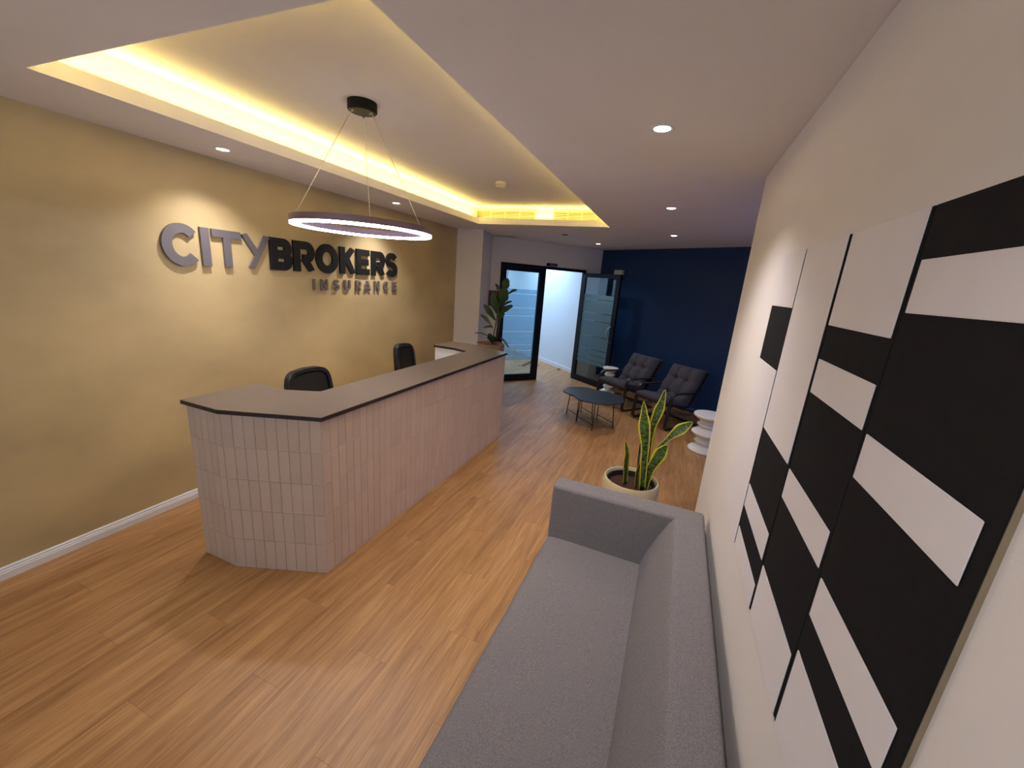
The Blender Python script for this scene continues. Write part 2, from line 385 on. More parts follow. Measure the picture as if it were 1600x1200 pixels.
# ---- skirtings
def skirt(name, p0, p1, side, h=.078):
    a = Vector(p0); b = Vector(p1); d = (b - a).normalized(); n = Vector((-d.y, d.x)) * side
    prof = [(0, 0), (.016, 0), (.016, h * .55), (.012, h * .62), (.014, h * .68), (.008, h * .8), (.010, h * .88), (.004, h), (0, h)]
    bm = bmesh.new(); rings = []
    for p in (a, b): rings.append([bm.verts.new((p.x + n.x * q, p.y + n.y * q, z)) for q, z in prof])
    k = len(prof)
    for j in range(k): bm.faces.new((rings[0][j], rings[0][(j + 1) % k], rings[1][(j + 1) % k], rings[1][j]))
    bm.faces.new(rings[0][::-1]); bm.faces.new(rings[1])
    o = fin(bm, name, M_white); o['kind'] = 'structure'; return o
skirt('baseboard_left', (XL, YN), (XL, 6.0), -1)
skirt('baseboard_right', (XR, YN), (XR, 3.045), 1)
skirt('baseboard_back', tuple(COR), BR, -1).data.materials[0] = M_blue
skirt('baseboard_column', (XL, 6.0), (-2.975, 6.0), -1)

# ---- ceiling with the cove tray
TX0, TX1, TY0, TY1 = -2.76, -.93, 1.06, 5.395
RX0, RX1, RY0, RY1 = -2.875, -.815, .945, 5.50
ZL = 2.748
bm = bmesh.new()
# upper slab and its outer sides
bbox(bm, RX0 - .05, RX1 + .05, RY0 - .05, RY1 + .05, ZT, ZT + .05)
bbox(bm, RX0 - .05, RX0, RY0 - .05, RY1 + .05, ZL, ZT)
bbox(bm, RX1, RX1 + .05, RY0 - .05, RY1 + .05, ZL, ZT)
bbox(bm, RX0, RX1, RY0 - .05, RY0, ZL, ZT)
bbox(bm, RX0, RX1, RY1, RY1 + .05, ZL, ZT)
# lower slab around the hole
bbox(bm, XL - .12, TX0, YN - .1, 6.9, ZC, ZL)
bbox(bm, TX1, XR + .2, YN - .1, 9.4, ZC, ZL)
bbox(bm, TX0, TX1, YN - .1, TY0, ZC, ZL)
bbox(bm, TX0, TX1, TY1, 9.6, ZC, ZL)
bbox(bm, XR + .2, NOOKX + .12, 2.9, 8.6, ZC, ZL)
prism_bm(bm, [(TX0, 6.9), dw(-1.42, 6.4), dw(-1.42, .1), (XL - .12, 6.8), (TX0, 6.8)][1:4] + [(TX0, 6.8)], ZC, ZL)
prism_bm(bm, [(TX0, 6.8), (TX0, 9.6), (-1.0, 9.6), dw(1.4, 6.4), dw(-1.42, 6.4)], ZC, ZL)
o = fin(bm, 'ceiling', M_ceil); o['kind'] = 'structure'
# LED tape lying on the ledge, on all four sides
led = empty('cove_light', (0, 0, 0), label='hidden warm LED tape running around the ledge of the recessed ceiling tray', cat='light strip')
zt = ZL + .004
for (x0, x1, y0, y1) in ((TX0 - .055, TX0 - .045, TY0, TY1), (TX1 + .045, TX1 + .055, TY0, TY1), (TX0, TX1, TY1 + .045, TY1 + .055), (TX0, TX1, TY0 - .055, TY0 - .045)):
    box('tape', x0, x1, y0, y1, ZL, zt, M_led, led)
L = TY1 - TY0; W = TX1 - TX0
zz = zt + .004
def strip(loc, sx, sy, wt, rot): 
    o = area('cove_light_source', loc, sx, sy, wt, WARM, rot); o.data.spread = math.radians(160)
tilt = math.radians(25)
strip((TX0 - .05, (TY0 + TY1) / 2, zz), .012, L, COVE_W * 1.0, (PI, -tilt * 0, 0))
strip((TX1 + .05, (TY0 + TY1) / 2, zz), .012, L, COVE_W * 1.0, (PI, 0, 0))
strip(((TX0 + TX1) / 2, TY1 + .05, zz), W, .012, COVE_W * .42, (PI, 0, 0))
strip(((TX0 + TX1) / 2, TY0 - .05, zz), W, .012, COVE_W * .42, (PI, 0, 0))

# ------------------------------------------------------------------ downlights
def downlight(x, y, label, r=.042, k=1.0):
    t = empty('downlight', (x, y, ZC), label=label, cat='ceiling light', group='recessed ceiling downlights')
    lathe('trim_ring', [(r + .012, 0), (r + .012, -.003), (r + .006, -.006), (r - .004, -.004), (r - .004, 0)], M_white, t, n=32, cap0=False, cap1=False)
    lathe('lens', [(.001, -.0015), (r - .003, -.0015), (r - .003, -.0005), (.001, -.0005)], M_lens, t, n=32)
    l = bpy.data.lights.new('downlight_source', 'SPOT'); l.energy = SPOT_W * k; l.color = SPOTC; l.spot_size = math.radians(116); l.spot_blend = 1; l.shadow_soft_size = .035
    o = bpy.data.objects.new('downlight_source', l); COL.objects.link(o); o.parent = t; o.location = (0, 0, -.04); return t
downlight(-3.094, 2.107, 'recessed white downlight above the large grey letters of the wall sign', k=.85)
downlight(-3.054, 3.955, 'recessed white downlight near the gold wall, behind the ring pendant', k=1.2)
downlight(-.191, 2.169, 'largest recessed downlight, over the grey sofa, nearest the camera')
downlight(-.181, 4.096, 'middle of three downlights in the row leading to the navy wall')
downlight(-.178, 6.001, 'farthest downlight of the row, just in front of the navy wall', k=.75)
downlight(-1.444, 7.474, 'small recessed downlight at the corner above the glass door', k=.6)
downlight(-.19, .25, 'recessed downlight above the near end of the grey sofa', k=.3)

# ------------------------------------------------------------------ door set
def dframe(name, parent, segs, t0, t1, bev=.003):
    for (s0, s1, z0, z1, nm) in segs:
        prism(nm, [dw(s0, t0), dw(s1, t0), dw(s1, t1), dw(s0, t1)], z0, z1, M_frame, parent, bevel=bev)
d1 = empty('door_1', (0, 0, 0), kind='structure', label='fixed glass leaf and black aluminium frame in the cream wall')
dframe('f', d1, [(-.905, -.862, 0, 2.25, 'frame_post'), (.96, 1.02, 0, 2.25, 'frame_post'), (-.862, .96, 2.195, 2.25, 'frame_head'),
                 (-.862, -.785, 0, 2.195, 'stile'), (-.075, .062, 0, 2.195, 'stile'), (-.785, -.075, 2.115, 2.195, 'top_rail'), (-.785, -.075, .0, .135, 'bottom_rail')], -.02, .035)
prism('glass', [dw(-.785, .004), dw(-.075, .004), dw(-.075, .012), dw(-.785, .012)], .135, 2.115, M_glass, d1)
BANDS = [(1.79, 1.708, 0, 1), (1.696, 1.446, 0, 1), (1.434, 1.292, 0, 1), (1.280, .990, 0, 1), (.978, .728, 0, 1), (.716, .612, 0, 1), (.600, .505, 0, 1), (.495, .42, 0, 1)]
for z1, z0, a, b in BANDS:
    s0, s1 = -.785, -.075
    prism('frosted_band', [dw(s0, .0135), dw(s1, .0135), dw(s1, .0155), dw(s0, .0155)], z0, z1, M_frost_lit, d1)
# open leaf
HG = Vector((-1.885, 8.371)); HD = Vector((.816, -.578)).normalized(); HN = Vector((.578, .816)).normalized()
d2 = empty('door_2', (HG.x, HG.y, 0), math.atan2(HD.y, HD.x), kind='structure', label='open glass door leaf with black frame and steel pull handle')
def lb(nm, x0, x1, z0, z1, m=M_frame, y0=-.022, y1=.022, par=None, bev=.003): return box(nm, x0, x1, y0, y1, z0, z1, m, par or d2, bevel=bev)
lb('stile', .05, .165, .01, 2.19); lb('stile', .985, 1.085, .01, 2.19); lb('top_rail', .165, .985, 2.11, 2.19); lb('bottom_rail', .165, .985, .01, .12)
lb('glass', .165, .985, .12, 2.11, M_glass, -.004, .004, bev=0)
for z1, z0, a, b in BANDS: lb('frosted_band', .165, .985, z0, z1, M_frost_dim, -.0075, -.0055, bev=0)
hp = roundcorner([(1.03, -.022, 1.24), (.99, -.075, 1.20), (.975, -.085, 1.10), (.99, -.075, 1.0), (1.03, -.022, .96)], .05)
bm = bmesh.new(); sweep_bm(bm, hp, circ(.011, 10), up=(1, 0, .01)); fin(bm, 'handle', M_chrome, d2, smooth=True)
lathe('lock', [(.014, 0), (.014, .01)], M_chrome, d2, n=16, c=(1.035, -.03, .93))
# door closer box on the navy wall
bl = empty('wall_light', (*bw(.545, -.0), 2.20), math.atan2(BD.y, BD.x), label='small white box fitting on the navy wall above the open glass door', cat='wall fitting')
box('housing', -.10, .10, -.07, 0, .0, .09, M_plast, bl, bevel=.006); box('lens_cover', -.09, .09, -.085, -.068, -.03, .03, M_white, bl, bevel=.006)
sn = empty('door_sensor', (*dw(.175, 0), 2.262), math.atan2(U.y, U.x), label='small dark sensor box above the black door frame', cat='sensor')
box('housing', -.11, .11, -.05, 0, 0, .05, M_frame, sn, bevel=.006); box('sensor_window', -.07, .07, -.053, -.049, .012, .038, M_chrome, sn)
bxp = Vector(dw(-1.02, -.0))
br = empty('wall_box', (*dw(-1.055, 0), 1.46), math.atan2(U.y, U.x), label='small red-brown wooden box on the wall behind the tall plant', cat='box')
box('case', -.085, .085, -.09, 0, 0, .26, M_brown, br, bevel=.005); box('lid', -.09, .09, -.095, .0, .26, .275, M_brown, br, bevel=.003)

# ------------------------------------------------------------------ reception desk
desk = empty('reception_desk', (-2.2, 3.0, 0), label='long taupe tiled reception desk with dark-edged grey stone top', cat='desk')
def dk(poly): return [(x + 2.2, y - 3.0) for x, y in poly]
BXF = -1.83; YE = 4.47
outer = [(-2.69, 1.46), (-2.385, 1.46), (BXF, 1.673), (BXF, YE), (-2.385, YE + .213), (-2.69, YE + .213)]
inner = [(-2.69, YE - .17), (-2.43, YE - .17), (-2.235, YE - .25), (-2.235, 2.05), (-2.43, 1.95), (-2.69, 1.95)]
prism('carcass', dk([(x, y) for x, y in outer] + [(x, y) for x, y in inner]), .0, 1.062, M_grout, desk)
prism('inner_panel', dk([(-2.715, YE - .175), (-2.43, YE - .175), (-2.43, YE - .17), (-2.715, YE - .17)]), .0, 1.062, M_white, desk)
o2 = [(-2.712, 1.44), (-2.379, 1.44), (-1.810, 1.66), (-1.810, YE + .012), (-2.379, YE + .235), (-2.73, YE + .235)]
i2 = [(-2.73, YE - .185), (-2.425, YE - .185), (-2.22, YE - .265), (-2.22, 2.04), (-2.425, 1.937), (-2.712, 1.937)]
top = empty_top = None
prism('countertop', dk(o2 + i2), 1.068, 1.088, M_stone, desk)
def off(poly, d):
    c = []
    n = len(poly)
    for i in range(n):
        p0, p1, p2 = Vector(poly[i - 1]), Vector(poly[i]), Vector(poly[(i + 1) % n])
        a = (p1 - p0).normalized(); b = (p2 - p1).normalized(); na = Vector((a.y, -a.x)); nb = Vector((b.y, -b.x))
        v = (na + nb); v = v / max(.3, v.dot(na)); c.append(tuple(p1 + v * d))
    return c
prism('countertop_edge', dk(off(o2 + i2, .0015)), 1.062, 1.0845, M_edge, desk)
# tiles
TW = .0635; TH = 1.062 / 5
def tile_mesh(wd):
    bm = bmesh.new(); g = .0022
    bbox(bm, g / 2, wd - g / 2, -.0042, 0, g / 2, TH - g / 2)
    bmesh.ops.recalc_face_normals(bm, faces=bm.faces[:])
    ed = [e for e in bm.edges if all(v.co.y < -.004 for v in e.verts)]
    bmesh.ops.bevel(bm, geom=ed, offset=.0012, segments=1, affect='EDGES')
    me = bpy.data.meshes.new('tile'); bm.to_mesh(me); bm.free(); me.materials.append(M_tile); return me
nt_ = 0
for (p0, p1) in (((-2.69, 1.46), (-2.385, 1.46)), ((-2.385, 1.46), (BXF, 1.673)), ((BXF, 1.673), (BXF, YE))):
    a = Vector(p0); b = Vector(p1); d = (b - a); Ln = d.length; n = round(Ln / TW); wd = Ln / n; me = tile_mesh(wd); d.normalize()
    ang = math.atan2(d.y, d.x)
    for i in range(n):
        for j in range(5):
            q = a + d * (wd * i)
            jit = random.uniform(-.0006, .0006)
            nrm = Vector((d.y, -d.x)) * jit
            link('tile', me, None, desk, (q.x + 2.2 + nrm.x, q.y - 3 + nrm.y, TH * j), ang); nt_ += 1
# far chamfer, tiled the same way but turned from the camera
bm = bmesh.new()
for (p0, p1) in (((BXF, YE), (-2.385, YE + .213)), ((-2.385, YE + .213), (-2.69, YE + .213))):
    a = Vector(p0); b = Vector(p1); d = (b - a); Ln = d.length; n = round(Ln / TW); wd = Ln / n; d.normalize()
    for i in range(n):
        for j in range(5):
            q = a + d * (wd * i)
            Mx = Matrix.Translation((q.x + 2.2, q.y - 3, TH * j)) @ Matrix.Rotation(math.atan2(d.y, d.x), 4, 'Z')
            bbox(bm, .0011, wd - .0011, -.0042, 0, .0011, TH - .0011, Mx)
o = fin(bm, 'tile', M_tile, desk); o['kind'] = 'stuff'
print('tiles', nt_, 'planks', k)

# ------------------------------------------------------------------ wall sign
def arcp(cx, cy, rx, ry, a0, a1, n=20):
    return [(cx + rx * math.cos(math.radians(a0 + (a1 - a0) * i / n)), cy + ry * math.sin(math.radians(a0 + (a1 - a0) * i / n))) for i in range(n + 1)]
def letter_strokes(ch, w, h, t):
    q = t / 2; R = []
    if ch == 'I': return [[(w / 2, 0), (w / 2, h)]]
    if ch == 'C': return [arcp(w * .53, h / 2, w * .53 - q, h / 2 - q, 42, 318, 36)]
    if ch == 'O': return [arcp(w / 2, h / 2, w / 2 - q, h / 2 - q, 0, 360, 40)]
    if ch == 'T': return [[(0, h - q), (w, h - q)], [(w / 2, 0), (w / 2, h - q)]]
    if ch == 'Y': return [[(w - q * 1.1, h), (w * .30, 0)], [(q * 1.1, h), (w * .53, h * .40)]]
    if ch == 'B':
        r1 = (h / 2 - q) / 2
        return [[(q, 0), (q, h)], [(q, h - q)] + arcp(w - q - r1 * .95, h * .75 - q / 2, r1 * .85, r1, 90, -90, 14) + [(q, h / 2)],
                [(q, h / 2)] + arcp(w - q - r1, h * .25 + q / 2, r1, r1, 90, -90, 14) + [(q, q)]]
    if ch == 'R':
        r1 = (h * .56 - q) / 2
        return [[(q, 0), (q, h)], [(q, h - q)] + arcp(w - q - r1, h - q - r1, r1 * .95, r1, 90, -90, 14) + [(w * .42, h - q - 2 * r1)],
                [(w * .48, h * .46), (w - q * 1.1, 0)]]
    if ch == 'K': return [[(q, 0), (q, h)], [(q * 1.2, h * .42), (w - q * 1.2, h)], [(w * .42, h * .58), (w - q * 1.1, 0)]]
    if ch == 'E': return [[(q, 0), (q, h)], [(q, h - q), (w, h - q)], [(q, h / 2), (w * .92, h / 2)], [(q, q), (w, q)]]
    if ch == 'S':
        ry = (h / 2 - q) / 2
        return [arcp(w / 2, h / 2 + ry, w / 2 - q, ry, 25, 270, 22)[:-1] + arcp(w / 2, h / 2 - ry, w / 2 - q, ry, 90, -155, 22)]
    if ch == 'N': return [[(q, 0), (q, h)], [(w - q, 0), (w - q, h)], [(q, h), (w - q, 0)]]
    if ch == 'U': return [[(q, h)] + arcp(w / 2, w / 2, w / 2 - q, w / 2 - q, 180, 360, 14) + [(w - q, h)]]
    if ch == 'A': return [[(q * .8, 0), (w / 2, h)], [(w - q * .8, 0), (w / 2, h)], [(w * .25, h * .27), (w * .75, h * .27)]]
def letter(ch, y0, y1, z0, z1, t, m, parent, depth=.020, gap=.005):
    w = y1 - y0; h = z1 - z0; bm = bmesh.new()
    for si, st in enumerate(letter_strokes(ch, w, h, t)):
        P = [Vector(p) for p in st]; n = len(P); Lf = []; Rt = []
        closed = (P[0] - P[-1]).length < 1e-5 and n > 3
        if closed: P = P[:-1]; n -= 1
        for i in range(n):
            a = P[i - 1] if (closed or i > 0) else None; b = P[(i + 1) % n] if (closed or i < n - 1) else None
            d0 = (P[i] - a).normalized() if a is not None else (b - P[i]).normalized()
            d1_ = (b - P[i]).normalized() if b is not None else d0
            n0 = Vector((-d0.y, d0.x)); n1 = Vector((-d1_.y, d1_.x)); v = n0 + n1; v = v / max(.5, v.dot(n0))
            Lf.append(P[i] + v * t / 2); Rt.append(P[i] - v * t / 2)
        # diagonal strokes end flush with the letter's top and base
        def clampz(p): return Vector((p.x, min(h, max(0, p.y))))
        dd = depth + si * .0004
        def V(p, x):
            return bm.verts.new((gap + x, y0 + p.x, z0 + min(max(p.y, 0), h) if ch in 'YKRNA' else z0 + p.y))
        fr = [(V(l, dd), V(r, dd)) for l, r in zip(Lf, Rt)]; bk = [(V(l, 0), V(r, 0)) for l, r in zip(Lf, Rt)]
        rng = range(n if closed else n - 1)
        for i in rng:
            j = (i + 1) % n
            for quad in ((fr[i][0], fr[j][0], fr[j][1], fr[i][1]), (bk[i][1], bk[j][1], bk[j][0], bk[i][0]),
                         (bk[i][0], bk[j][0], fr[j][0], fr[i][0]), (fr[i][1], fr[j][1], bk[j][1], bk[i][1])):
                try: bm.faces.new(quad)
                except ValueError: pass
        if not closed:
            bm.faces.new((fr[0][0], fr[0][1], bk[0][1], bk[0][0])); bm.faces.new((fr[-1][1], fr[-1][0], bk[-1][0], bk[-1][1]))
    # stand-off pins
    for (py, pz) in (((y0 + y1) / 2 if ch in 'ITY' else y0 + t / 2, z0 + h * (.35 if ch == 'Y' else .5)),):
        bbox(bm, 0, gap + .002, py - .006, py + .006, pz - .006, pz + .006)
    return fin(bm, 'letter', m, parent)
sign = empty('wall_sign', (XL, 3.1, 1.7), label='raised grey, black and bronze lettering on the gold wall behind the reception desk', cat='sign')
def LT(ch, a, b, z0, z1, t, m, **k): o = letter(ch, a - 3.1, b - 3.1, z0 - 1.7, z1 - 1.7, t, m, sign, **k); return o
for ch, a, b, t in (('C', 1.832, 2.082, .066), ('I', 2.093, 2.159, .064), ('T', 2.178, 2.406, .058), ('Y', 2.408, 2.672, .052)):
    LT(ch, a, b, 1.865 if ch == 'C' else 1.873, 2.165 if ch == 'C' else 2.157, t, M_letg)
for ch, a, b, t in (('B', 2.663, 2.890, .076), ('R', 2.904, 3.152, .076), ('O', 3.166, 3.454, .077), ('K', 3.48, 3.714, .073), ('E', 3.728, 3.936, .069), ('R', 3.975, 4.216, .072), ('S', 4.236, 4.452, .071)):
    LT(ch, a, b, 1.868 if ch in 'OS' else 1.873, 2.16 if ch in 'OS' else 2.155, t, M_letb)
for ch, a, b in (('I', 3.120, 3.148), ('N', 3.215, 3.308), ('S', 3.388, 3.466), ('U', 3.538, 3.632), ('R', 3.716, 3.798), ('A', 3.852, 3.956), ('N', 4.02, 4.112), ('C', 4.186, 4.282), ('E', 4.356, 4.440)):
    LT(ch, a, b, 1.695, 1.808, .026, M_letc, depth=.016)

# ------------------------------------------------------------------ pendant
pd = empty('pendant_light', (-1.92, 2.167, ZT), label='round black ring pendant glowing white, hung by three thin cables over the desk', cat='pendant lamp')
lathe('canopy', [(.085, 0), (.085, -.045), (.080, -.05), (.001, -.05)], M_canopy, pd, n=40, cap1=False)
lathe('canopy_plate', [(.074, -.0502), (.072, -.0535), (.001, -.0535)], M_bronze, pd, n=40, cap1=False)
zr = 2.187 - ZT; RO, RI = .425, .378
for a in (5, 125, 245):
    r = math.radians(a); p0 = (.06 * math.cos(r), .06 * math.sin(r), -.05); p1 = (.40 * math.cos(r), .40 * math.sin(r), zr + .036)
    tube('cable', [p0, p1], .0022, M_cable, pd, 6)
    lathe('screw', [(.007, 0), (.007, -.012), (.003, -.014)], M_chrome, pd, n=12, c=(.055 * math.cos(r), .055 * math.sin(r), -.052))
def annulus(name, ro, ri, z0, z1, m, par, n=96):
    bm = bmesh.new(); prof = [(ro, z0), (ro, z1), (ri, z1), (ri, z0)]
    rings = [[bm.verts.new((r * math.cos(2 * PI * i / n), r * math.sin(2 * PI * i / n), z)) for i in range(n)] for r, z in prof]
    for a, b in zip(rings, rings[1:] + rings[:1]):
        for i in range(n): bm.faces.new((a[i], a[(i + 1) % n], b[(i + 1) % n], b[i]))
    o = fin(bm, name, m, par, smooth=True); o.data.set_sharp_from_angle(angle=math.radians(40)); return o
annulus('ring', RO, RI, zr, zr + .036, M_mauve, pd)
annulus('diffuser', RO - .003, RI + .003, zr - .012, zr + .001, M_ring, pd)

# ------------------------------------------------------------------ smoke detector, vents
sd = empty('smoke_detector', (-1.855, 4.083, ZT), label='ivory smoke detector on the upper ceiling of the tray', cat='smoke detector')
lathe('base', [(.052, 0), (.052, -.022), (.048, -.026)], M_plast, sd, n=32)
lathe('sensor_head', [(.040, -.026), (.040, -.030), (.046, -.033), (.046, -.042), (.034, -.054), (.014, -.058), (.001, -.058)], M_plast, sd, n=32)
def vent(x0, x1, label):
    z0, z1 = 2.762, 2.86; yv = RY1
    v = empty('air_vent', ((x0 + x1) / 2, yv, z0), label=label, cat='air vent', group='vents in the ceiling tray')
    h = (x1 - x0) / 2; H = z1 - z0
    box('backing', -h, h, -.004, 0, 0, H, M_ventb, v)
    for a, b, c, d in ((-h - .012, h + .012, -.008, 0), (-h - .012, h + .012, H, H + .008)): box('frame', a, b, -.014, 0, c, d, M_vent, v)
    for a, b in ((-h - .012, -h), (h, h + .012)): box('frame', a, b, -.014, 0, 0, H, M_vent, v)
    for i in range(5):
        z = H * (i + .5) / 5
        Mx = Matrix.Translation((0, -.008, z)) @ Matrix.Rotation(math.radians(25), 4, 'X')
        box('slat', -h, h, -.007, .007, -.0022, .0022, M_vent, v, M=Mx)
    for q in (-.5, 0, .5): box('divider', q * h - .003, q * h + .003, -.013, -.003, 0, H, M_vent, v)
    return v
vent(-2.84, -1.965, 'slatted air vent at the left of the tray end wall')
vent(-1.69, -.95, 'slatted air vent at the right corner of the tray end wall')
cv = empty('ceiling_vent', (-1.72, 6.22, ZC), math.radians(20), label='small flat round valve in the ceiling before the door wall', cat='ceiling vent')
lathe('collar', [(.085, 0), (.085, -.006), (.065, -.010), (.055, -.003)], M_plast, cv, n=32)
lathe('valve', [(.05, -.0035), (.05, -.014), (.03, -.02), (.001, -.02)], M_ventb, cv, n=32)

# ------------------------------------------------------------------ art panels
fx = .367; KA = .367 / .345          # panel depth; heights and widths measured at the old plane scale with it
def art(y0, y1, whites, label, mr=.008, ml=.006):
    y0 *= KA; y1 *= KA; kz = lambda z: 1.95 + (z - 1.95) * KA
    t = empty('art_panel', (XR, (y0 + y1) / 2, kz(1.058)), label=label, cat='wall art', group='black and white panels on the right wall')
    c = (y0 + y1) / 2; a, b = y0 - c, y1 - c; H = kz(2.112) - kz(1.058)
    box('core', fx + .006 - XR, 0, a, b, 0, H, M_core, t)
    box('black_face', fx + .003 - XR, fx + .0058 - XR, a, b, 0, H, M_panb, t, bevel=.001, seg=1)
    for z0, z1 in whites:
        box('white_block', fx - XR, fx + .0028 - XR, a + mr, b - ml, kz(z0) - kz(1.058), kz(z1) - kz(1.058), M_panw, t, bevel=.0012, seg=1)
art(1.552, 1.872, [(1.93, 2.112), (1.058, 1.722)], 'narrowest-looking art panel farthest along the wall, one black square near its top', .005, 0)
art(1.203, 1.548, [(1.526, 2.112), (1.225, 1.311), (1.058, 1.14)], 'second art panel from the far end, long white upper half', .006, .005)
art(.869, 1.196, [(1.902, 2.112), (1.735, 1.82), (1.442, 1.525), (1.058, 1.226)], 'third art panel from the far end with two white bars', .006, .010)
art(.532, .866, [(1.946, 2.029), (1.652, 1.736), (1.35, 1.437), (1.058, 1.262)], 'nearest and blackest art panel, black top corner and three white bars', .023, .014)

# ------------------------------------------------------------------ sofa
sf = empty('sofa', (-.095, 1.3, 0), math.radians(-.6), label='long low grey fabric sofa against the right wall under the art panels', cat='sofa')
def fy(f):   # profile in (x,z), extruded along y, local to the sofa
    return lambda x, z, y: (x + .1, y - 1.3, z)
def profile(name, pts, y0, y1, bevel, seg=3, m=M_sofa):
    return prism(name, pts, y0, y1, m, sf, bevel=bevel, f=fy(0), seg=seg)
Y0, Y1, YI = .12, 2.41, 2.265
profile('base', [(-.53, .06), (.30, .06), (.30, .20), (-.53, .20)], Y0 + .14, YI, .01)
# seat mattress with a soft crown
def seat():
    bm = bmesh.new(); nx_, ny_ = 22, 60; x0, x1, y0, y1 = -.556, .10, Y0 + .15, YI - .01
    g = []
    def ed(d, r): return 0 if d >= r else r - math.sqrt(max(0, r * r - (r - d) ** 2))
    for i in range(nx_ + 1):
        row = []
        u = i / nx_; x = x0 + (x1 - x0) * (u ** 1.5)
        for j in range(ny_ + 1):
            v = j / ny_; y = y0 + (y1 - y0) * (.5 - .5 * math.cos(PI * v))
            z = .362 - ed(x - x0, .045) - .3 * ed(y1 - y, .02) + .012 * math.sin(PI * min(1, u * 1.1)) * math.sin(PI * v) ** .5
            z += .0025 * math.sin(9 * y + 3 * x) * math.sin(5 * x)
            yy = y
            row.append(bm.verts.new((x + .1, yy - 1.3, z)))
        g.append(row)
    for i in range(nx_):
        for j in range(ny_): bm.faces.new((g[i][j], g[i + 1][j], g[i + 1][j + 1], g[i][j + 1]))
    be = [e for e in bm.edges if e.is_boundary]
    r = bmesh.ops.extrude_edge_only(bm, edges=be); nv = [v for v in r['geom'] if isinstance(v, bmesh.types.BMVert)]
    for v in nv: v.co.z = .20
    bmesh.ops.holes_fill(bm, edges=[e for e in bm.edges if e.is_boundary], sides=0)
    return fin(bm, 'seat_cushion', M_sofa, sf, smooth=True)
seat()
bp = [(.335, .07), (.335, .685), (.325, .705), (.30, .712), (.20, .712), (.175, .705), (.15, .67), (.10, .56), (.06, .46), (.035, .38), (.03, .30), (.03, .20), (.20, .07)]
o = profile('backrest', bp, Y0 + .15, YI + .008, .008)
# arms, mitred into the back at the corner
def arm(name, yo, yi, sgn):
    bm = bmesh.new()
    # slightly thicker at the base; local ring of corners
    lo = [(-.545, yo), (.335, yo), (.335, yi - .05 * sgn), (-.545, yi - .05 * sgn)]
    hi = [(-.555, yo), (.335, yo), (.335, yi), (-.555, yi)]
    A_ = [bm.verts.new((x + .1, y - 1.3, .06)) for x, y in lo]; B_ = [bm.verts.new((x + .1, y - 1.3, .712)) for x, y in hi]
    bm.faces.new(A_[::-1]); bm.faces.new(B_)
    for i in range(4): bm.faces.new((A_[i], A_[(i + 1) % 4], B_[(i + 1) % 4], B_[i]))
    return fin(bm, name, M_sofa, sf, bevel=.022, seg=4)
arm('arm', Y1, YI, 1)
arm('arm', Y0, Y0 + .145, -1)
for x in (-.48, .27):
    for y in (Y0 + .1, Y1 - .1):
        lathe('leg', [(.018, 0), (.024, .062)], M_black, sf, n=16, c=(x + .1, y - 1.3, 0))

# ------------------------------------------------------------------ plant helpers
def blade(name, pts, wfun, m, parent, facing=(0, -1, 0), cup=.12, nseg=18, thick=.0025, wrinkle=0):
    """strap leaf: pts centre line, width function, cupped, uv-mapped"""
    P = smoothpath(pts, max(2, nseg // (len(pts) - 1))); n = len(P)
    bm = bmesh.new(); uvl = bm.loops.layers.uv.new('UVMap'); rows = []; K = 6
    F = Vector(facing)
    for i, p in enumerate(P):
        t = (P[min(i + 1, n - 1)] - P[max(i - 1, 0)]).normalized(); s = t.cross(F)
        if s.length < 1e-3: s = Vector((1, 0, 0))
        s.normalize(); f = s.cross(t).normalized()
        if f.dot(F) < 0: f = -f
        v = i / (n - 1); w_ = wfun(v); row = []
        for j in range(K + 1):
            u = j / K; q = (u - .5) * 2
            row.append((bm.verts.new(p + s * (q * w_ / 2) + f * (cup * w_ * q * q + wrinkle * math.sin(v * 20 + u * 4))), (u, v)))
        rows.append(row)
    for i in range(n - 1):
        for j in range(K):
            q = [rows[i][j], rows[i + 1][j], rows[i + 1][j + 1], rows[i][j + 1]]
            fc = bm.faces.new([a[0] for a in q])
            for lp, a in zip(fc.loops, q): lp[uvl].uv = a[1]
    bmesh.ops.recalc_face_normals(bm, faces=bm.faces[:])
    me = bpy.data.meshes.new(name); bm.to_mesh(me); bm.free()
    for p_ in me.polygons: p_.use_smooth = True
    o = link(name, me, m, parent); so = o.modifiers.new('solid', 'SOLIDIFY'); so.thickness = thick; return o
def wlin(*kv):
    def f(v):
        for (a, x), (b, y) in zip(kv, kv[1:]):
            if v <= b: t = (v - a) / (b - a); t = t * t * (3 - 2 * t); return x + (y - x) * t
        return kv[-1][1]
    return f

# snake plant behind the sofa arm
PX, PY = -.115, 3.30
sp = empty('potted_snake_plant', (PX, PY, 0), label='yellow-edged snake plant in a cream pot behind the grey sofa', cat='potted plant')
lathe('pot', [(.15, 0), (.175, .01), (.205, .12), (.228, .26), (.232, .34), (.224, .392), (.219, .400), (.212, .400), (.207, .392), (.207, .33)], M_pot, sp, n=10 * 5, cap1=False)
lathe('liner', [(.196, .31), (.200, .375), (.192, .375), (.186, .31)], M_liner, sp, n=48, cap0=False, cap1=False)
bm = bmesh.new(); n = 40
c_ = bm.verts.new((0, 0, .335)); pr = None
rg = []
for r in (.05, .1, .15, .2):
    rg.append([bm.verts.new((r * math.cos(2 * PI * i / n), r * math.sin(2 * PI * i / n), .33 + random.uniform(-.006, .008))) for i in range(n)])
for i in range(n): bm.faces.new((c_, rg[0][i], rg[0][(i + 1) % n]))
for a, b in zip(rg, rg[1:]):
    for i in range(n): bm.faces.new((a[i], b[i], b[(i + 1) % n], a[(i + 1) % n]))
fin(bm, 'soil', M_soil, sp, smooth=True)
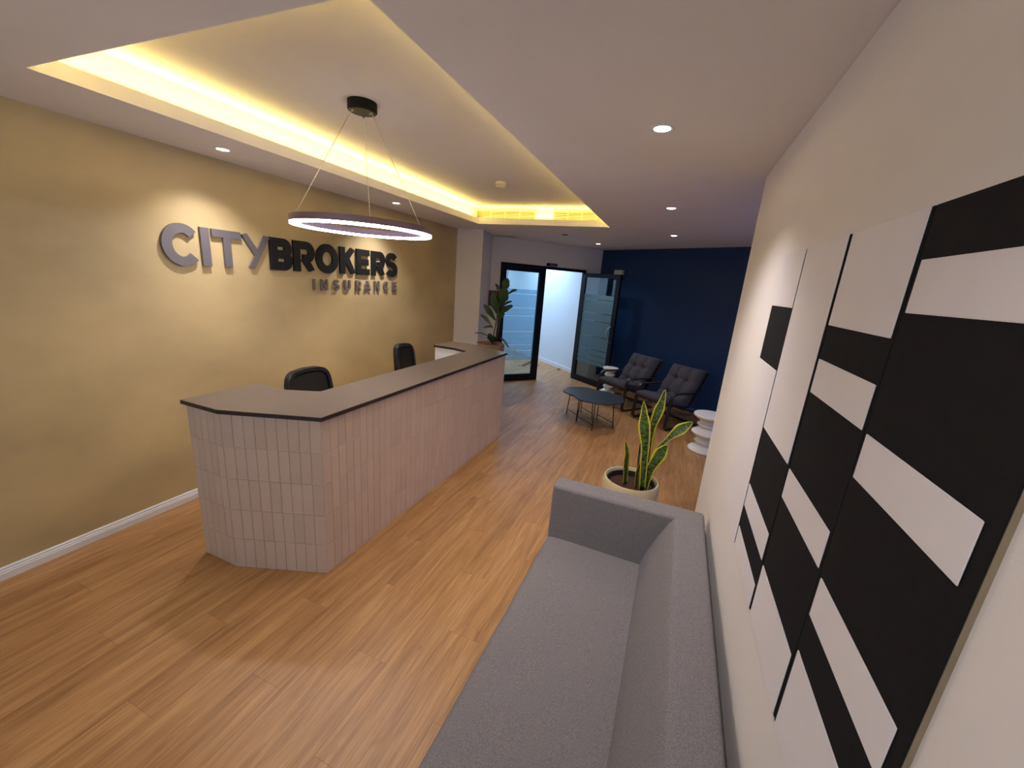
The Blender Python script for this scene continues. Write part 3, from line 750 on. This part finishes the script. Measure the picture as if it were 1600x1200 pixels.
def SL(pts, ws, dy, **k):
    n = len(pts); P = [(x - PX, dy[0] + (dy[1] - dy[0]) * i / (n - 1), z) for i, (x, z) in enumerate(pts)]
    return blade('leaf', P, ws, M_leaf, sp, **k)
SL([(-.012, .33), (-.032, .541), (-.047, .72), (-.072, .848), (-.097, .992), (-.117, 1.096)], wlin((0, .05), (.3, .06), (.66, .098), (.85, .045), (1, .002)), (-.05, -.02))
SL([(.001, .33), (-.022, .70), (-.021, .859), (-.003, .968), (.018, 1.083), (.029, 1.202)], wlin((0, .045), (.45, .06), (.7, .082), (.9, .04), (1, .002)), (.02, .03))
SL([(-.01, .33), (.034, .658), (.087, .769), (.155, .871), (.219, .941), (.268, .995)], wlin((0, .03), (.45, .035), (.72, .092), (.88, .055), (1, .002)), (.0, -.03), facing=(-.35, -1, .35))
SL([(.006, .33), (.018, .508), (.066, .657), (.114, .775)], wlin((0, .05), (.4, .075), (.75, .105), (.92, .055), (1, .002)), (-.03, -.06), facing=(-.3, -1, .3))
SL([(-.159, .33), (-.178, .523), (-.183, .615), (-.211, .723)], wlin((0, .05), (.45, .064), (.75, .045), (1, .002)), (.0, .0), facing=(.75, -.6, 0))
SL([(-.066, .33), (-.077, .483), (-.062, .607)], wlin((0, .04), (.5, .05), (1, .002)), (-.03, -.05), facing=(.8, -.6, 0))
SL([(-.07, .33), (-.089, .619), (-.093, .759)], wlin((0, .03), (.5, .04), (1, .002)), (.03, .04), facing=(.9, -.4, 0))

# rubber plant behind the desk
QX, QY = -2.50, 5.50
rp = empty('potted_rubber_plant', (QX, QY, 0), label='tall dark-leaved rubber plant in a tan planter behind the far desk end', cat='potted plant')
lathe('planter', [(.15, 0), (.165, .02), (.205, .95), (.212, 1.0), (.198, 1.0), (.190, .94)], M_pot2, rp, n=40, cap1=False)
lathe('soil', [(.001, .965), (.12, .963), (.192, .955)], M_soil, rp, n=32, cap0=False, cap1=False)
def rpt(x, z, dy=0): return (x - QX, dy, z)
tube('stem', smoothpath([rpt(-2.47, .955), rpt(-2.464, 1.135), rpt(-2.44, 1.30), rpt(-2.425, 1.45), rpt(-2.40, 1.60), rpt(-2.36, 1.75)], 4), .009, M_stem, rp)
tube('stem', smoothpath([rpt(-2.44, .955, .03), rpt(-2.435, 1.15, .03), rpt(-2.41, 1.35, .02), rpt(-2.40, 1.5, 0)], 4), .007, M_stem, rp)
tube('cane', [rpt(-2.433, .955, .05), rpt(-2.318, 2.10, .05)], .0045, M_cane, rp)
RL = [((-2.345, 1.77), (-2.272, 1.964), .105, .0), ((-2.36, 1.60), (-2.262, 1.825), .15, -.05), ((-2.29, 1.735), (-2.129, 1.813), .045, .02),
      ((-2.366, 1.543), (-2.179, 1.651), .045, -.02), ((-2.36, 1.455), (-2.14, 1.597), .065, -.06), ((-2.385, 1.38), (-2.272, 1.47), .07, -.03),
      ((-2.41, 1.74), (-2.477, 1.876), .045, .02), ((-2.45, 1.348), (-2.61, 1.572), .075, -.04), ((-2.50, 1.26), (-2.681, 1.415), .045, 0),
      ((-2.478, 1.24), (-2.631, 1.217), .035, .02), ((-2.56, 1.105), (-2.771, 1.124), .022, .02), ((-2.355, 1.108), (-2.174, .981), .03, -.02),
      ((-2.455, .99), (-2.49, 1.16), .09, -.05), ((-2.42, 1.44), (-2.50, 1.73), .10, -.03), ((-2.42, 1.50), (-2.395, 1.75), .11, .02),
      ((-2.45, 1.60), (-2.53, 1.76), .06, .03), ((-2.43, 1.03), (-2.39, 1.12), .08, -.04), ((-2.40, 1.58), (-2.33, 1.80), .09, .04)]
for i, (a, b, w_, dy) in enumerate(RL):
    a = Vector(a); b = Vector(b); m_ = (a + b) / 2; d = b - a; nn = Vector((-d.y, d.x)).normalized() * .02 * (1 if d.x < 0 else -1)
    side = (1 if d.x > 0 else -1); w_ *= 1.25
    p = [rpt(a.x, a.y, 0), rpt(m_.x - nn.x * side * 0, m_.y + .018, dy - .02), rpt(b.x, b.y, dy - .05)]
    fc = (0, -1, 0) if w_ > .08 else (-.2 * side, -.75, .65)
    blade('leaf', p, wlin((0, .006), (.12, w_ * .45), (.5, w_), (.85, w_ * .6), (1, .003)), M_rub, rp, facing=fc, cup=.10, nseg=14)
# ------------------------------------------------------------------ office chairs
def office_chair(x, y, rz, wd, ht, label):
    t = empty('office_chair', (x, y, 0), rz, label=label, cat='office chair', group='office chairs behind the reception desk')
    # local: faces +x ; backrest at x=-.22
    ft = .60
    def bk(u, v, dx):   # u across -1..1, v 0..1
        ww = wd / 2 * (1 - .10 * v ** 2); zz_ = ft + (ht - ft) * v - .025 * (abs(u) ** 3) * v
        return (-.22 - .06 * v + .05 * (u * u) + dx, ww * u, zz_)
    bm = bmesh.new(); nu, nv = 14, 10; gr = [[bm.verts.new(bk((i / nu * 2 - 1) * .93, .03 + .94 * j / nv, 0)) for j in range(nv + 1)] for i in range(nu + 1)]
    for i in range(nu):
        for j in range(nv): bm.faces.new((gr[i][j], gr[i + 1][j], gr[i + 1][j + 1], gr[i][j + 1]))
    o = fin(bm, 'mesh_back', M_mesh, t, smooth=True); so = o.modifiers.new('s', 'SOLIDIFY'); so.thickness = .006
    loop = []
    for i in range(48):
        a = 2 * PI * i / 48; cu, sv = math.cos(a), math.sin(a); e = .28
        u = math.copysign(abs(cu) ** e, cu); v = .5 + .5 * math.copysign(abs(sv) ** e, sv); loop.append(bk(u * .95, v, 0))
    bm = bmesh.new(); sweep_bm(bm, loop, rect(.036, .05), up=(1, 0, 0), closed=True); fin(bm, 'back_frame', M_black, t, bevel=.006)
    prism('seat', [(-.2, -.23), (.2, -.25), (.27, -.18), (.27, .18), (.2, .25), (-.2, .23)], .44, .51, M_char, t, bevel=.025, seg=3)
    tube('back_bar', smoothpath([(-.05, 0, .43), (-.2, 0, .44), (-.28, 0, .52), (-.26, 0, .68)], 5), .018, M_black, t)
    lathe('gas_column', [(.028, .1), (.028, .28), (.018, .28), (.018, .44)], M_black, t, n=16)
    for i in range(5):
        a = 2 * PI * i / 5; c, s = math.cos(a), math.sin(a)
        tube('foot', [(0, 0, .115), (.28 * c, .28 * s, .075)], .016, M_black, t)
        o = lathe('caster', [(.001, -.012), (.026, -.012), (.026, .012), (.001, .012)], M_black, t, n=16)
        o.rotation_euler = (PI / 2, 0, a); o.location = (.28 * c, .28 * s, .027)
    return t
office_chair(-2.53, 2.44, math.radians(5), .50, 1.085, 'black mesh office chair behind the near end of the reception desk')
office_chair(-2.54, 3.75, math.radians(3), .37, 1.14, 'black office chair turned away behind the middle of the reception desk')

# ------------------------------------------------------------------ armchairs
def cushion_back(parent, fn, wd, ht, th):
    """tufted cushion; fn(u, v, d) maps across, up, thickness to local"""
    bm = bmesh.new(); nu, nv = 36, 36
    dim = [(a_, b_) for a_ in (1 / 3, 2 / 3) for b_ in (.2, .6)]
    def depth(u, v):
        a = abs(math.sin(PI * 3 * u)) ** .6; b = abs(math.sin(PI * (v - .2) / .4)) ** .6
        e = min(u, 1 - u, v, 1 - v); edge = min(1, (e / .10)) ** .5
        d = th * (.70 + .30 * (a * b) ** .7) * (.30 + .70 * edge)
        for p, q in dim: d -= .055 * math.exp(-((u - p) ** 2 + ((v - q) * 1.1) ** 2) / .0022)
        return max(.01, d)
    F = [[bm.verts.new(fn(i / nu, j / nv, depth(i / nu, j / nv))) for j in range(nv + 1)] for i in range(nu + 1)]
    B = [[bm.verts.new(fn(i / nu, j / nv, 0)) for j in range(nv + 1)] for i in range(nu + 1)]
    for i in range(nu):
        for j in range(nv):
            bm.faces.new((F[i][j], F[i + 1][j], F[i + 1][j + 1], F[i][j + 1])); bm.faces.new((B[i][j], B[i][j + 1], B[i + 1][j + 1], B[i + 1][j]))
    for i in range(nu): bm.faces.new((F[i][0], B[i][0], B[i + 1][0], F[i + 1][0])); bm.faces.new((F[i][nv], F[i + 1][nv], B[i + 1][nv], B[i][nv]))
    for j in range(nv): bm.faces.new((F[0][j], F[0][j + 1], B[0][j + 1], B[0][j])); bm.faces.new((F[nu][j], B[nu][j], B[nu][j + 1], F[nu][j + 1]))
    return fin(bm, 'back_cushion', M_char, parent, smooth=True)
def armchair(x, y, rz, label):
    t = empty('armchair', (x, y, 0), rz, label=label, cat='armchair', group='bentwood armchairs at the navy wall')
    def at(px, lst): return [(px, b, c) for b, c in lst]
    for sx in (-.31, .31):
        pth = roundcorner(at(sx, [(.72, .012), (.0, .012), (.055, .545), (.62, .53)]), .085, 7)
        bm = bmesh.new(); sweep_bm(bm, pth, rect(.052, .02), up=lambda i: (0, .3, 1) if False else (0, -.95, .55)); 
        fin(bm, 'side_frame', M_bent, t, bevel=.003)
        pth = roundcorner(at(sx * .86, [(.02, .385), (.50, .27), (.85, .83)]), .14, 7)
        bm = bmesh.new(); sweep_bm(bm, pth, rect(.045, .022), up=(0, -.4, .92)); fin(bm, 'seat_rail', M_bent, t, bevel=.003)
        pth = roundcorner(at(sx * .96, [(.10, .36), (.13, .20), (.60, .16), (.62, .40)]), .06, 5)
    for (yy, z) in ((.10, .345), (.42, .275), (.70, .56), (.70, .02)):
        box('cross_rail', -.30, .30, yy - .03, yy + .03, z - .011, z + .011, M_bent, t, bevel=.003)
    # seat cushion: rounded slab following the seat slope
    bm = bmesh.new(); pts = []
    nu, nv = 16, 20
    def sc(u, v, top):
        yy = -.03 + .56 * v; zc = .40 - .105 * v
        e = min(u, 1 - u, v * 1.0, 1 - v); edge = min(1, e / .16) ** .5
        return ((u - .5) * .56, yy, zc + (.095 * (.3 + .7 * edge) if top else -.035 * edge))
    T_ = [[bm.verts.new(sc(i / nu, j / nv, 1)) for j in range(nv + 1)] for i in range(nu + 1)]
    B_ = [[bm.verts.new(sc(i / nu, j / nv, 0)) for j in range(nv + 1)] for i in range(nu + 1)]
    for i in range(nu):
        for j in range(nv):
            bm.faces.new((T_[i][j], T_[i + 1][j], T_[i + 1][j + 1], T_[i][j + 1])); bm.faces.new((B_[i][j], B_[i][j + 1], B_[i + 1][j + 1], B_[i + 1][j]))
    for i in range(nu): bm.faces.new((T_[i][0], B_[i][0], B_[i + 1][0], T_[i + 1][0])); bm.faces.new((T_[i][nv], T_[i + 1][nv], B_[i + 1][nv], B_[i][nv]))
    for j in range(nv): bm.faces.new((T_[0][j], T_[0][j + 1], B_[0][j + 1], B_[0][j])); bm.faces.new((T_[nu][j], B_[nu][j], B_[nu][j + 1], T_[nu][j + 1]))
    fin(bm, 'seat_cushion', M_char, t, smooth=True)
    def bf(u, v, d):   # back cushion plane leaning back
        by, bz = .47, .30; dy, dz = .34, .53
        nyv, nzv = -.842, .540
        return ((u - .5) * .58 * (1 + .0 * v), by + dy * v + nyv * d, bz + dz * v + nzv * d)
    cushion_back(t, bf, .58, .68, .13)
    for u in (1 / 3, 2 / 3):
        for v in (.2, .6):
            p = bf(u, v, .13 * .7 - .05)
            bm = bmesh.new(); bmesh.ops.create_icosphere(bm, subdivisions=2, radius=.012, matrix=Matrix.Translation(p)); fin(bm, 'button', M_char, t, smooth=True)
    return t
RZ = math.radians(-38)
armchair(-.80, 6.70, RZ, 'charcoal tufted bentwood armchair nearer the open glass door')
armchair(-.12, 6.13, RZ, 'charcoal tufted bentwood armchair at the right, nearer the white stool')

# ------------------------------------------------------------------ stools
def stool(x, y, k, label):
    t = empty('stool', (x, y, 0), label=label, cat='stool', group='white turned side stools')
    R, r, nk, H = .20 * k, .140 * k, .108 * k, .49
    prof = [(R * .96, 0), (R, .006), (R, .022), (R * .93, .034), (nk * 1.15, .072), (nk, .082), (nk, .095), (r, .122), (r, .132), (nk, .158), (nk, .172),
            (R * .9, .228), (R * .96, .236), (R * .96, .250), (R * .9, .258), (nk, .312), (nk, .325), (r, .350), (r, .360), (nk, .386), (nk, .400), (R * .93, .452), (R, .466), (R, .482), (R * .97, .49), (.001, .49)]
    lathe('body', prof, M_stool, t, n=48, cap1=False, sharp=50); return t
stool(.635, 5.47, 1.0, 'white spool-shaped stool in front, half hidden by the right wall')
stool(-.95, 7.62, .72, 'white spool-shaped stool between the glass door and the armchair')

# ------------------------------------------------------------------ coffee tables
def coffee(x, y, rad, h, feet, label, rot):
    t = empty('coffee_table', (x, y, 0), label=label, cat='coffee table', group='nesting petal-shaped coffee tables')
    n = 96; poly = []
    for i in range(n):
        a = 2 * PI * i / n; rr = rad * (.94 + .06 * abs(math.cos(3.5 * (a + rot))))
        poly.append((rr * math.cos(a), rr * math.sin(a)))
    prism('tabletop', poly, h - .018, h, M_cof, t, bevel=.003)
    F = [Vector((fx_ - x, fy_ - y, 0)) for fx_, fy_ in feet]
    for f in F:
        tp = Vector((f.x * .86, f.y * .86, h - .018)); tube('leg', [(f.x, f.y, 0), tuple(tp)], .007, M_black, t)
        lathe('foot', [(.009, 0), (.009, .012)], M_black, t, n=12, c=(f.x, f.y, 0))
    zc = .085
    G = [f * (1 - .14 * zc / h) + Vector((0, 0, zc)) for f in F]
    tube('crossbar', [tuple(G[0]), tuple(G[1])], .006, M_black, t); tube('crossbar', [tuple(G[2]), tuple(G[3])], .006, M_black, t)
coffee(-.82, 5.605, .375, .435, [(-1.087, 5.595), (-.807, 5.347), (-.836, 5.871), (-.556, 5.605)], 'larger dark petal-edged coffee table with thin black legs, in front', .3)
coffee(-1.09, 5.87, .305, .395, [(-1.305, 5.86), (-1.10, 5.655), (-1.13, 6.10), (-.905, 5.86)], 'smaller dark petal-edged coffee table tucked behind the larger one', .1)
